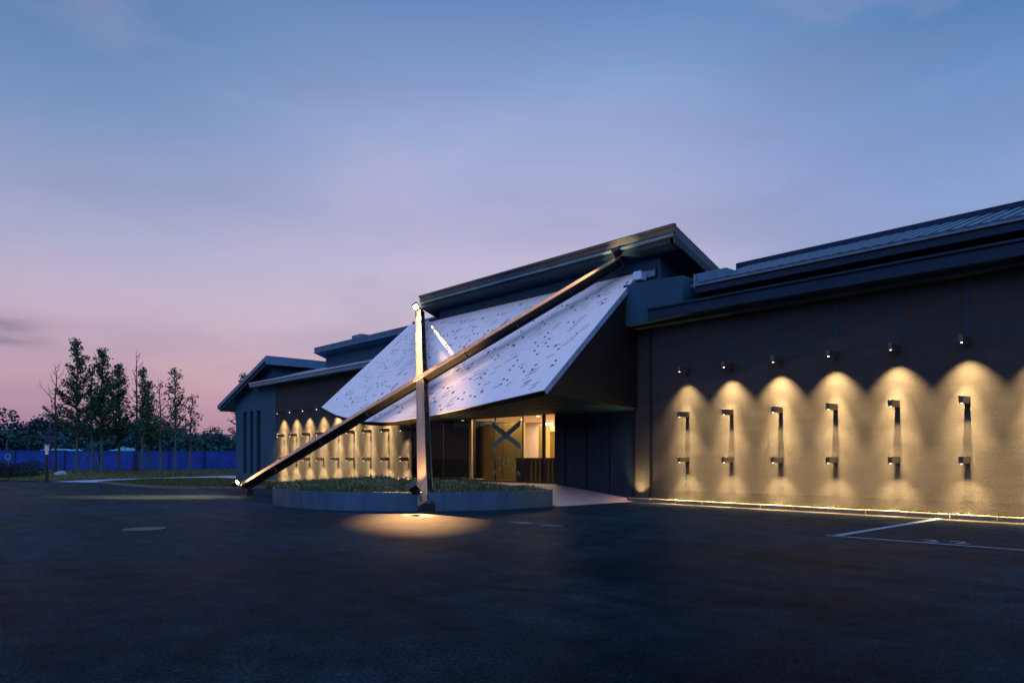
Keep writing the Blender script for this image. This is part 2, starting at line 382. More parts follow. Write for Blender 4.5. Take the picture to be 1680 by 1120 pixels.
# painted bay + number, patches, manhole
def stroke(k, a, b, w, z=.004):
    a = Vector((*a, z)); b = Vector((*b, z)); d = (b-a).normalized(); n = Vector((-d.y, d.x, 0))*(w/2); k.poly([a-n, b-n, b+n, a+n])
k = MB(); stroke(k, (-6.3, -6.45), (4, -6.10), .09); tag(k.build('road_marking', M['paint']), kind='structure')
k = MB(); stroke(k, (-6.12, -6.35), (-6.12, -.62), .16, .008); tag(k.build('road_marking', M['paint']), kind='structure')
def textmesh(name, body, size, mat_, parent, mtx, ext=0):
    cu = bpy.data.curves.new(name, 'FONT'); cu.body = body; cu.size = size; cu.align_x = 'CENTER'; cu.align_y = 'CENTER'; cu.extrude = ext
    t = bpy.data.objects.new(name, cu); COL.objects.link(t)
    me = bpy.data.meshes.new_from_object(t); COL.objects.unlink(t); bpy.data.objects.remove(t)
    me.name = name; me.materials.append(mat_); me.transform(mtx)
    o = bpy.data.objects.new(name, me); COL.objects.link(o); o.parent = parent
    return o
for ch, px in (('3', (-4.56, -6.10)), ('2', (-4.12, -6.02))):
    o = textmesh('road_marking', ch, .62, M['paint'], None, Matrix.Translation((px[0], px[1], .012)) @ Matrix.Rotation(R(25), 4, 'Z')); o['kind'] = 'structure'
jm = mat('asphalt_sealant', (.0012, .003, .005), .7, spec=.1, noise=9)
for pts_ in ([(-30, -13.2), (-22, -14.6), (-16.2, -15.2), (-12, -16.9), (-10.6, -18.2)], [(-22, -14.6), (-19, -17), (-14.5, -19.6)], [(-13, -9.2), (-6.8, -8.6), (0, -8.1), (9, -7.6)], [(-9.5, -17), (-5.5, -14.4), (-1.5, -13.9)]):
    k = MB(); P_ = []
    for a, b in zip(pts_, pts_[1:]):
        for i in range(8): P_.append((a[0]+(b[0]-a[0])*i/8+random.gauss(0, .03), a[1]+(b[1]-a[1])*i/8+random.gauss(0, .03)))
    for a, b in zip(P_, P_[1:]): stroke(k, a, b, random.uniform(.03, .05), .003)
    tag(k.build('asphalt_joint', jm), kind='structure')
mh = MB(); pts = [(math.cos(2*math.pi*i/28)*.42, math.sin(2*math.pi*i/28)*.42) for i in range(28)]
mh.prism([(-16.5+x, -15.88+y, .0) for x, y in pts], (0, 0, .012))
for i in range(-3, 4): mh.box((-16.5-.3, -15.88+i*.1-.015, .012), (-16.5+.3, -15.88+i*.1+.015, .017))
tag(mh.build('manhole_cover', mat('cast_iron', (.012, .024, .035), .5, metal=.4, noise=20)), 'round iron manhole cover set in the asphalt on the left', 'manhole cover')
for (cx, cy, sx, sy) in ((-12.3, -8.95, .42, .16), (-11.3, -8.95, .36, .14)):
    k = MB(); n = 14; k.poly([(cx+math.cos(i*6.283/n)*sx*random.uniform(.6, 1.1), cy+math.sin(i*6.283/n)*sy*random.uniform(.75, 1.1), .005) for i in range(n)])
    tag(k.build('road_marking', mat('worn_paint', (.035, .055, .075), .7, noise=20, amt=.5)), kind='structure')

ga = MB(); ga.poly([(-15.9, -1.02, .006), (10, -1.02, .006), (10, -.55, .006), (-15.9, -.55, .006)])  # paler ground strip added so the wall lamps' spill shows
tag(ga.build('pavement', mat('lamp_spill_strip', (.016, .016, .016), .85, spec=.15, noise=14, amt=.5, bump=.5, bscale=60)), kind='structure')  # added strip that stands in for the wall lamps' spill
# kerb under the lamp wall and the gravel strip behind it
k = MB(); x = -15.9; i = 0
ks = MB(); ks.box((-15.95, -.42, 0), (10, -.02, .095)); 
tag(ks.build('gravel_strip', mat('gravel_strip', (.035, .034, .022), .95, noise=25, amt=.7, bump=1, bscale=40)), kind='structure')
while x < 10:
    k.box((x+.006, -.56+random.uniform(-.006, .006), -.02), (x+.99, -.425, .13+random.uniform(-.004, .004))); x += 1.0
tag(k.build('kerb', M['kerb'], bevel=.012), 'long stone kerb running along the foot of the lamp lit wall', 'kerb')
k = MB()
for i in range(2600):
    x = random.uniform(-15.3, 5); y = random.uniform(-.42, -.03); a = random.random()*6.28; l = random.uniform(.02, .09)*(1 if random.random() < .8 else 1.6)
    k.poly([(x-.008*math.cos(a), y-.008*math.sin(a), .09), (x+.008*math.cos(a), y+.008*math.sin(a), .09), (x+random.gauss(0, .02), y+random.gauss(0, .02), .09+l)])
tag(k.build('grass', leafmat('kerb_weed', (.03, .035, .008), (.09, .085, .025))), 'thin weeds growing between the kerb and the lit wall', 'weeds', kind='stuff')

# ------------------------------------------------------------------ the museum building
mus = empty('museum_building', (-22, 5, 0), 'long dark museum building with stepped blue metal roofs and a glazed lobby', 'building')
# right wing wall
k = MB(); k.box((-15.32, 0, 0), (10, 10, 6.32)); k.box((-15.98, -.03, 0), (-15.325, 10, 6.30)); wr = k.build('wall', M['render'], mus)
k = MB(); 
for xx in (-15.29,): k.box((xx-.012, -.045, .1), (xx+.012, -.002, 6.2))
k.build('panel_joint', M['frame'], wr)
k = MB(); k.box((-15.3, -.007, .135), (10, -.0005, .43)); k.build('plinth', mat('stained_plinth', (.024, .0245, .025), .8, spec=.2, noise=1.7, bump=.4, bscale=25, amt=.35), wr)
# gutter and eave tiers of the right wing
k = MB(); k.box((-14.9, -.70, 6.12), (10, .30, 6.48)); k.box((-14.9, -.76, 6.44), (10, -.70, 6.51)); k.build('gutter', M['gutter'], mus, bevel=.012)
k = MB(); k.box((-15.9, -.38, 5.98), (10, -.003, 6.115)); k.build('eave_soffit', M['soffit'], mus)
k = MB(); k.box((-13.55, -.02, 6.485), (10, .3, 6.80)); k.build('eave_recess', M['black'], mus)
k = MB(); k.prism([(-13.2, -.50, 6.76), (-13.2, -.50, 7.0), (-13.2, 3.1, 8.26), (-13.2, 3.1, 7.9), (-13.2, .4, 6.76)], (23.2, 0, 0)); rf = k.build('roof', M['gutter'], mus)
k = MB(); k.box((-13.3, -.56, 6.97), (10, -.50, 7.035)); k.build('roof_trim', mat('pale_roof_trim', (.12, .14, .16), .4, metal=.4, noise=4), rf)
k = MB(); kd = MB(); x = -13.0; sl = 1.26/3.6
n_ = Vector((0, -.33, .944))
while x < 9.9:
    k.obox((x, -.47, 7.055), (x, 2.95, 7.055+3.42*sl), Vector((1, 0, 0)), n_, .16, .10)
    y = 9
    while y < 2.8:
        kd.obox((x, y, 7.105+(y+.47)*sl), (x, y+.03, 7.105+(y+.5)*sl), Vector((1, 0, 0)), n_, .19, .03); y += .36
    x += .34
t_ = k.build('tile_ribs', M['tile'], rf)
k = MB(); k.box((-13.7, 2.8, 7.98), (10, 3.3, 8.42)); k.build('ridge_cap', M['gutter'], rf, bevel=.03)
# parapet block where right wing meets the lobby block
k = MB(); k.prism([(-15.98, -.66, 6.05), (-13.56, -.66, 6.12), (-13.56, -.66, 7.38), (-15.98, -.66, 7.48)], (0, 1.4, 0)); k.build('parapet', M['bluewall'], mus, bevel=.01)
k = MB(); k.box((-13.35, -.20, 7.0), (-12.25, .6, 7.46)); k.build('parapet', M['roofmetal'], mus, bevel=.01)
k = MB(); k.box((-13.42, -.25, 7.0), (-13.352, .6, 7.44)); k.build('flashing', M['palemetal'], mus)

# central block: mono-pitch roof, high edge to the front
def mono(x0, x1, yf, zt, thick, lip, depth, slope, nameb, mt, lipm):
    k = MB(); zb = zt-thick
    k.prism([(x0, yf, zt), (x0, yf+depth, zt-depth*slope), (x0, yf+depth, zt-depth*slope-thick*.8), (x0, yf+.06, zb)], (x1-x0, 0, 0))
    o = k.build(nameb, mt, mus)
    k = MB(); k.box((x0+.03, yf-.05, zb-.0), (x1-.03, yf-.003, zb+lip)); k.build('fascia_lip', lipm, o, bevel=.008)
    k = MB()
    for a, b in ((x1-.10, x1-.002),):
        k.prism([(a, yf+.05, zb-.22), (a, yf+depth-.1, zt-depth*slope-thick-.22+.05), (a, yf+depth-.1, zt-depth*slope-thick*.8-.02), (a, yf+.05, zb-.002)], (b-a, 0, 0))
    k.build('barge_board', M['soffit'], o)
    return o
M['roofgrey'] = mat('grey_roof_sheet', (.040, .055, .075), .5, spec=.35, noise=1.6, amt=.2, stretch=(1, 1, .4))
o = mono(-28.42, -13.96, -.5, 9.14, .36, .08, 9, .36, 'roof', M['roofgrey'], M['roofmetal'])
k = MB(); k.prism([(-28.38, -.44, 8.60), (-28.38, -.44, 8.775), (-28.38, 7, 6.1), (-28.38, 7, 5.9)], (14.2, 0, 0)); k.build('soffit', M['gutter'], o)
k = MB(); 
k.prism([(-27.65, .12, 3.9), (-27.65, .12, 8.56), (-27.65, 7, 6.0), (-27.65, 7, 3.9)], (12.67, 0, 0)); k.build('wall', M['bluewall'], mus)
k = MB(); k.box((-28.40, -.56, 9.10), (-13.96, -.40, 9.19)); k.build('ridge_cap', M['roofgrey'], o, bevel=.02)
k = MB(); k.box((-28.3, .0, 7.93), (-15.9, .15, 8.10)); k.build('wall_trim', M['soffit'], mus)
# small clerestory window beside canopy corner
w_ = boxo('window', (-15.75, .06, 7.75), (-15.12, .11, 8.12), M['frame'], mus); boxo('pane', (-15.70, .045, 7.78), (-15.16, .058, 8.0), M['palemetal'], w_)

# mid block
o = mono(-40.96, -27.9, .5, 8.23, .34, .07, 7, .36, 'roof', M['roofmetal'], M['roofmetal'])
k = MB(); k.prism([(-40.4, 1.0, 3), (-40.4, 1.0, 7.72), (-40.4, 7, 5.6), (-40.4, 7, 3)], (12.7, 0, 0)); k.build('wall', M['bluewall'], mus)
boxo('roof_vent', (-36.6, .6, 8.15), (-35.6, 1.1, 8.44), M['roofmetal'], mus, .01); boxo('roof_vent', (-30.6, .6, 8.15), (-28.4, 1.1, 8.40), M['roofmetal'], mus, .01)
# left wing long eave
k = MB(); k.prism([(-48.04, -.60, 6.24), (-48.04, -.60, 6.50), (-48.04, 1.3, 7.12), (-48.04, 1.3, 6.80), (-48.04, .1, 6.24)], (18.0, 0, 0)); rl = k.build('roof', M['roofmetal'], mus, bevel=.008)
k = MB(); k.box((-48.04, -.66, 6.475), (-30.0, -.603, 6.53)); k.build('roof_trim', mat('bright_roof_trim', (.5, .55, .62), .35, metal=.6, noise=4), rl)
# left wing wall, with slit windows cut as recesses
k = MB()
xs = [-51.86, -50.55, -49.95, -49.38, -48.82, -48.26, -47.66]
cols = [(-51.86, -50.55), (-49.95, -49.38), (-48.82, -48.26), (-47.66, -45.3)]
ztop = lambda x: 8.0-(-45.3-x)*.336-.25 if x < -47.66 else 6.6
for a, b in cols: k.prism([(a, 0, 0), (b, 0, 0), (b, 0, min(ztop(b), 7.7)), (a, 0, ztop(a))], (0, .4, 0))
for a, b in ((-50.55, -49.95), (-49.38, -48.82), (-48.26, -47.66)):
    k.prism([(a, 0, 4.72), (b, 0, 4.72), (b, 0, ztop(b)), (a, 0, ztop(a))], (0, .4, 0)); k.box((a, 0, 0), (b, .4, .43))
k.box((-51.85, .4, 0), (-45.3, 8, 5.5)); k.build('wall', M['bluewall2'], mus)
k = MB(); k.box((-45.3, 0, 0), (-29.95, 4, 6.4)); k.box((-51.84, 8.002, 0), (-30, 14, 5.2)); k.build('wall', M['render'], mus)
M['bluegable'] = M['bluewall']
for i, (a, b) in enumerate(((-50.55, -49.95), (-49.38, -48.82), (-48.26, -47.66))):
    w_ = MB(); w_.box((a+.002, .20, .44), (a+.05, .30, 4.71)); w_.box((b-.05, .20, .44), (b-.002, .30, 4.71)); w_.box((a+.05, .20, 4.64), (b-.05, .30, 4.71)); w_.box((a+.05, .2, .44), (b-.05, .3, .5))
    w_ = w_.build('window', M['frame'], mus); boxo('pane', (a+.05, .24, .5), (b-.05, .26, 4.64), mat('black_window_glass', (.003, .005, .010), .35, spec=.2), w_)
# gable end block: roof falls to the left, high edge faces the entrance
k = MB(); k.prism([(-53.75, -.62, 5.05), (-53.75, -.62, 5.33), (-45.32, -.62, 8.12), (-45.32, -.62, 7.60), (-45.5, -.62, 7.80)], (0, 9, 0)); gr = k.build('roof', M['roofmetal'], mus)
k = MB(); k.prism([(-53.5, -.55, 4.90), (-53.5, -.55, 5.12), (-45.55, -.55, 7.76), (-45.55, -.55, 7.54)], (0, 8.8, 0)); k.build('soffit', M['soffit'], gr)
k = MB(); k.box((-45.315, -.66, 7.56), (-45.26, 8.3, 7.72)); k.build('fascia_lip', M['roofmetal'], gr)
k = MB(); k.prism([(-51.7, .02, 5), (-45.95, .02, 5), (-45.95, .02, 7.45), (-51.7, .02, 5.5)], (0, 7.5, 0)); k.build('wall', M['bluewall'], mus)

# lobby shell (open front)
LF = .50
k = MB(); k.box((-29.95, 0.02, 0), (-16, 9, LF-.004)); k.build('lobby_floor', M['floor'], mus)
k = MB(); k.box((-29.95, .3, 3.32), (-16, 9, 3.5)); k.build('lobby_ceiling', M['white'], mus)
k = MB(); k.box((-34.5, 8.9, LF), (-19.5, 9.1, 3.318)); k.box((-19.66, .1, LF), (-19.5, 8.9, 3.318)); k.build('lobby_wall', M['white'], mus)
boxo('lobby_wall', (-28.0, 2.6, LF), (-27.62, 2.8, 3.1), M['desk'], mus); boxo('curtain', (-27.6, 2.7, LF), (-27.0, 2.8, 3.1), mat('grey_brown_curtain', (.12, .10, .08), .9, noise=4, stretch=(9, 9, .3), amt=.5), mus); boxo('lobby_wall', (-34, 5.6, LF), (-25.6, 5.7, 3.318), M['white'], mus)
k = MB(); k.box((-26.05, 1.5, LF), (-23.34, 1.62, 3.08)); gp = k.build('lobby_panel', M['gold'], mus)
k = MB(); k.box((-24.70, 1.488, LF), (-24.685, 1.5, 3.08)); k.build('panel_joint', M['frame'], gp)
k = MB(); k.box((-23.9, 3.0, LF), (-23.55, 3.4, 3.0)); k.build('lobby_column', M['gold'], mus)
k = MB(); k.box((-24.55, 4.0, LF), (-24.40, 4.1, 3.05)); k.box((-24.40, 4.0, 2.75), (-23.2, 4.1, 3.05)); k.build('inner_doorframe', M['cream'], mus)
k = MB(); k.box((-24.40, 4.12, LF), (-23.2, 4.2, 2.75)); k.build('inner_door', M['gold'], mus)
for x, y in ((-24.9, 2.9), (-22.5, 1.6), (-27.5, 1.4)):
    k = MB(); pts = [(x+math.cos(i*.5236)*.07, y+math.sin(i*.5236)*.07, 3.30) for i in range(12)]; k.prism(pts, (0, 0, .019)); k.build('downlight', M['glowsoft'], mus)
# front: header, mullions, panes
hd = MB(); hd.box((-29.95, -.03, 3.24), (-15.99, .3, 3.60)); hd.build('wall', M['frame'], mus)
k = MB(); k.box((-29.95, .3, 3.5), (-15.99, .8, 8)); k.build('wall', M['soffit'], mus)
gf = MB()
for x, w in ((-29.85, .2), (-28.31, .05), (-24.90, .03), (-23.51, .02), (-21.78, .018), (-20.55, .13), (-19.86, .12)): gf.box((x-w/2, -.02, LF-.0), (x+w/2, .06, 3.238))
gf.box((-29.95, -.015, LF), (-19.8, .05, LF+.05)); gfo = gf.build('glass_front', M['frame'], mus)
boxo('mullion', (-25.22, -.03, LF), (-25.08, .07, 3.236), M['brassframe'], gfo); boxo('mullion', (-27.42, .07, LF), (-27.30, .10, 3.1), M['brassframe'], gfo)
k = MB(); k.poly([(-25.08, .02, LF+.05), (-19.9, .02, LF+.05), (-19.9, .02, 3.236), (-25.08, .02, 3.236)]); k.build('pane', M['glass'], gfo)
k = MB(); k.poly([(-29.75, .02, LF+.05), (-25.22, .02, LF+.05), (-25.22, .02, 3.236), (-29.75, .02, 3.236)]); k.build('pane', M['smoked'], gfo)
# X emblem and lettering on the glass
xb = MB()
cx, cz, hw, hh, th = -22.77, 2.46, .90, .50, .13
for sgn in (-1, 1):
    a = Vector((cx-hw, -.028-.003*(sgn > 0), cz-hh*sgn)); b = Vector((cx+hw, -.028-.003*(sgn > 0), cz+hh*sgn)); v = Vector((0, 0, th))
    xb.prism([a-v, b-v, b+v, a+v], (0, .002, 0))
xb.build('emblem', M['decal'], gfo)
RX = Matrix.Rotation(R(90), 4, 'X')
def letters(word, x0, z0, x1, z1, ang, mt):
    n = len(word)
    for i, ch in enumerate(word):
        t = i/(n-1); x = x0+(x1-x0)*t; z = z0+(z1-z0)*t
        o = textmesh('letter', ch, .27, mt, gfo, Matrix.Translation((x+22, -.030-5, z)) @ Matrix.Rotation(R(ang), 4, 'Y') @ RX, ext=.001)
letters('MUSEUM', -23.5, 1.75, -22.0, .86, 30, M['decalpale'])
letters('MUSEUM', -23.5, .86, -22.0, 1.75, -30, M['decal'])
# dark panels beside the entrance
k = MB(); k.box((-19.8, -.02, 0), (-15.985, .12, 3.238)); dp = k.build('entrance_panel', M['darkpanel'], mus)
k = MB()
for x in (-19.34, -18.24, -17.12): k.box((x-.014, -.035, 0), (x+.014, -.022, 3.2))
k.build('panel_joint', M['black'], dp)
boxo('head_trim', (-19.8, -.06, 3.19), (-16.0, -.022, 3.235), M['roofmetal'], dp)
k = MB(); k.box((-16.0, -.07, 0), (-15.94, -.035, 6.0)); k.build('corner_trim', M['bronze'], mus)

# reception desk
rd = empty('reception_desk', (-22, 1.1, LF), 'black reception desk with upright brass slats inside the lit lobby', 'desk')
k = MB(); k.box((-23.15, .9, LF), (-19.9, 1.4, 1.46)); k.build('desk_body', M['desk'], rd)
k = MB(); k.box((-23.18, .86, 1.462), (-19.85, 1.44, 1.51)); k.build('desk_top', M['desk'], rd)
k = MB(); x = -22.2
while x < -19.95: k.box((x, .875, LF+.02), (x+.08, .898, 1.44)); x += .25
k.build('slats', M['slat'], rd)
light('lobby_light', 'AREA', (-22.6, 2.2, 3.28), 260, (1, .74, .42), mus, shape='RECTANGLE', size=4.6, size_y=3.2)
light('lobby_light', 'AREA', (-23.2, 6, 3.28), 1100, (1, .74, .50), mus, shape='RECTANGLE', size=6, size_y=3)
light('lobby_light', 'AREA', (-27.9, 4.0, 3.28), 55, (1, .74, .46), mus, shape='RECTANGLE', size=2.5, size_y=2)

# ------------------------------------------------------------------ ramp / landing
k = MB(); k.poly([(-15.6, -4.3, .006), (-15.6, -.02, .006), (-19.8, -.02, .47), (-19.8, -4.3, .47)]); k.poly([(-19.8, -4.3, .47), (-19.8, -.02, .47), (-31, -.02, .47), (-31, -4.3, .47)])
k.poly([(-31, -4.3, 0), (-31, -4.3, .47), (-31, -.02, .47), (-31, -.02, 0)]); k.poly([(-15.6, -4.3, .006), (-19.8, -4.3, .47), (-31, -4.3, .47), (-31, -4.3, 0), (-15.7, -4.3, 0)])
tag(k.build('pavement', M['ramp']), kind='structure')

# ------------------------------------------------------------------ planter
pl = empty('planter', (-20.7, -5.4, 0), 'large round brushed steel planter bed in front of the entrance', 'planter')
r0 = 5.27; cxp, cyp = -20.97, -5.3
def arc(r, z, n=72):
    out = []; 
    a0 = math.asin((.96)/r) ; a1 = -math.pi-a0
    for i in range(n+1):
        a = a0+(a1-a0)*i/n; out.append((cxp+r*math.cos(a), cyp+r*math.sin(a), z))
    return out
k = MB(); o0 = arc(r0, 0); o1 = arc(r0, .53); i1 = arc(r0-.035, .53); i0 = arc(r0-.035, .40); n = len(o0)
for i in range(n-1):
    k.poly([o0[i+1], o0[i], o1[i], o1[i+1]]); k.poly([o1[i+1], o1[i], i1[i], i1[i+1]]); k.poly([i1[i+1], i1[i], i0[i], i0[i+1]])
k.box((i0[-1][0], -4.36, 0), (i0[0][0], -4.32, .53))
po = k.build('planter_wall', M['planter'], pl)
for i in range(6, n-1, 9):
    k = MB(); x, y, _ = o0[i]; d = Vector((x-cxp, y-cyp, 0)).normalized(); k.obox((x, y, .0), (x, y, .528), Vector((-d.y, d.x, 0)), d, .008, .006); k.build('weld_seam', M['gutter'], po)
k = MB(); k.poly(list(reversed(arc(r0-.036, .44)))); k.build('soil', M['soil'], pl)
k = MB()
def inpl(x, y): return (x-cxp)**2+(y-cyp)**2 < (r0-.1)**2 and y < -4.45
cnt = 0
while cnt < 7200:
    x = random.uniform(-25.8, -15.6); y = random.uniform(-10.5, -4.4)
    if not inpl(x, y): continue
    cnt += 1
    edge = min(1, (r0-math.hypot(x-cxp, y-cyp))/.8)
    hgt = (.16+.20*edge)*(.75+.25*math.sin(x*2.1)*math.sin(y*1.7+1))*(1.0 if x < -18.8 else .8)
    fl = random.random() < (.30 if math.sin(x*1.3+.6)*math.sin(y*1.9) > .05 else .08)
    for b in range(4):
        a = random.random()*6.283; ln = hgt*random.uniform(.6, 1.25); sp_ = random.uniform(.02, .14)
        t = Vector((x+math.cos(a)*sp_, y+math.sin(a)*sp_, .44+ln)); w = Vector((-math.sin(a), math.cos(a), 0))*random.uniform(.008, .016)
        base = Vector((x, y, .44)); mid = base.lerp(t, .55)+Vector((0, 0, .05*ln))
        k.poly([base-w*.6, base+w*.6, mid+w, t, mid-w])
        if b < 2: k.leaf(base.lerp(t, random.uniform(.5, .95)), random.uniform(.03, .07))
        if fl and b < 2: k.leaf(t, random.uniform(.03, .05), 1)
tag(k.build('planting', [M['plant'], M['flower']]), 'low mixed grasses and pale flower heads filling the round steel planter', 'plants', kind='stuff')

# ------------------------------------------------------------------ canopy
can = empty('canopy', (-23, -.1, 8), 'white perforated sloping canopy with a curved lower edge over the entrance', 'canopy')
cn = Vector((0, -4.35, 4.65)).normalized(); cu_ = Vector((0, 4.65, 4.35)).normalized(); X1 = Vector((1, 0, 0))
def cp(x, s, d=0): return Vector((x, 0, 8.0))-cu_*s+cn*d      # s = distance down the slope
low = [(-30.55, 6.10), (-29.5, 6.42), (-28.4, 6.76), (-27.3, 7.0), (-26.2, 7.22), (-25.1, 7.40), (-24.0, 7.50), (-22.9, 7.52), (-21.9, 7.42), (-21.0, 7.36), (-20.2, 7.24), (-19.4, 7.12), (-18.6, 6.98), (-17.8, 6.82), (-16.9, 6.66), (-15.80, 6.46)]
top_ = [(-15.80, -.06), (-30.14, -.16)]
outline = low+top_
k = MB(); k.prism([cp(x, s) for x, s in outline], -cn*.16); co = k.build('canopy_sheet', M['canopy'], can)
# right edge strip, lower edge strip
k = MB(); k.prism([cp(-15.795, 6.45, .004), cp(-15.795, -.06, .004), cp(-15.795, -.06, -.165), cp(-15.795, 6.45, -.165)], (.02, 0, 0)); k.build('edge_strip', M['canopyedge'], can)
k = MB()
for (a, sa), (b, sb) in zip(low, low[1:]):
    k.poly([cp(a, sa+.006, -.02), cp(b, sb+.006, -.02), cp(b, sb+.006, -.19), cp(a, sa+.006, -.19)])
k.build('edge_strip', M['bronze'], can)
# perforations: dots and slanted dashes
k = MB()
def slen(x):
    for (a, sa), (b, sb) in zip(low, low[1:]):
        if a <= x <= b: return sa+(sb-sa)*(x-a)/(b-a)
    return 0
def dot(x, s):
    if -29.8 < x < -16 and .3 < s < slen(x)-.2:
        k.poly([cp(x+.05*math.cos(i*.785), s+.05*math.sin(i*.785), .003) for i in range(7, -1, -1)])
dd = (X1*.80+cu_*.60)
def dash(x, s, L=.28):
    if -29.7 < x < -16.3 and .4 < s < slen(x)-.3:
        c_ = cp(x, s, .003); q = dd.cross(cn).normalized()*.013; d = dd*(L/2); k.poly([c_-d+q, c_+d+q, c_+d-q, c_-d-q])
rnd = random.Random(21)
for gx in range(23):
    for gs in range(12):
        x = -29.9+(gx+rnd.random())*.61; sd = .25+(gs+rnd.random())*.61; ty = rnd.random()
        if ty < .56:
            dot(x, sd)
            if rnd.random() < .7: dot(x+rnd.choice((0, .30)), sd+rnd.choice((.24, .06)))
            if rnd.random() < .35: dash(x+.42, sd+.03)
        elif ty < .95:
            for j in range(rnd.choice((1, 1, 2, 2, 3))): dash(x+j*rnd.choice((0, .10, .22)), sd+j*.19)
k.build('perforations', M['perf'], co)
# soffit and cheeks
k = MB()
n = len(low)
for i in range(n-1):
    (a, sa), (b, sb) = low[i], low[i+1]
    p0 = cp(a, sa-.02, -.19); p1 = cp(b, sb-.02, -.19)
    q1 = Vector((min(b, -15.95), -.035, 3.24)); q0 = Vector((min(a, -15.95), -.035, 3.24))
    k.poly([p0, p1, q1, q0])
k.build('soffit', M['soffpanel'], can)
k = MB()
for x, s in low[1:-1:1]:
    p0 = cp(x, s-.03, -.20); q0 = Vector((x, -.04, 3.232)); d = (q0-p0).normalized(); k.obox(p0, q0, X1, X1.cross(d), .02, .012)
k.build('soffit_joint', M['gutter'], can)
a_ = cp(-15.83, 6.42, -.165)
k = MB(); k.prism([(-15.95, -.035, 3.24), (-15.95, a_.y, a_.z-.02), (-15.95, -.0, 7.70)], (.10, 0, 0)); k.build('cheek_panel', M['bronze'], can)
k = MB(); k.prism([(-30.1, -.035, 3.24), (-30.1, cp(0, 6.1, -.17).y, cp(0, 6.1, -.17).z), (-30.1, 0, 7.75)], (-.1, 0, 0)); k.build('cheek_panel', M['bronze'], can)
k = MB(); k.box((-15.86, -.30, 7.66), (-15.5, .05, 7.98)); k.build('corner_block', mat('pale_blue_block', (.55, .62, .78), .4, metal=.3, noise=6), can, bevel=.04)  # small pale blue block at the canopy's upper corner

# ------------------------------------------------------------------ crossed beams (an X standing over the canopy)
xbm = empty('crossed_beams', (-22.7, -8.7, 0), 'two long crossed steel beams forming a giant X leaning over the entrance', 'sculpture')
pn = Vector((0, -.705, .7092)).normalized()
def beam(P, Q, foot):
    P = Vector(P); Q = Vector(Q); d = (Q-P).normalized(); p = pn.cross(d).normalized(); b, h, tf, tw = .31, .34, .03, .02
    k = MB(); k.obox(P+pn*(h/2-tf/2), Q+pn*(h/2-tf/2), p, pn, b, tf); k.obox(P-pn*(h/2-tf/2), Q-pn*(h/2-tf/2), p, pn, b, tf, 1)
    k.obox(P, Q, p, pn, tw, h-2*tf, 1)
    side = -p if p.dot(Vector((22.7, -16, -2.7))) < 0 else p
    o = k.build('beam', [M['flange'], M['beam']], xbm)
    L_ = (Q-P).length; s = MB(); i = 1.6
    while i < L_-.5:
        c_ = P+d*i; s.obox(c_-d*.008, c_+d*.008, p, pn, b-.004, h-2*tf-.002); i += 2.25
    s.obox(P-d*.02, P, p, pn, b+.02, h+.02); s.obox(Q, Q+d*.02, p, pn, b+.02, h+.02)
    s.build('stiffener', mat('beam_stiffener', (.13, .12, .11), .5, metal=.4, noise=9), o)
    # brace plates in pairs seen along the side
    s = MB(); i = .7
    while i < L_-.5:
        c_ = P+d*i+side*(b/2-.018); s.obox(c_-d*.03+pn*.12, c_+d*.03-pn*.12, side, d.cross(side), .012, .05); i += 1.1
    s.build('lacing_plate', M['flood'], o)
    f = MB(); x, y = foot; f.box((x-.30, y-.24, 0), (x+.30, y+.24, .03)); f.box((x-.16, y-.14, .03), (x+.16, y+.14, .26))
    for bx in (-.22, .22):
        for by in (-.17, .17): f.box((x+bx-.02, y+by-.02, .03), (x+bx+.02, y+by+.02, .06))
    f.build('foot_plate', M['flood'], xbm, bevel=.006)
    return P, Q, d, p
bA = beam((-28.95, -8.686, .346), (-16.40, -.266, 8.486), (-28.75, -8.62))
bB = beam((-16.42, -8.70, .12), (-28.72, -.25, 8.52), (-16.38, -8.66))

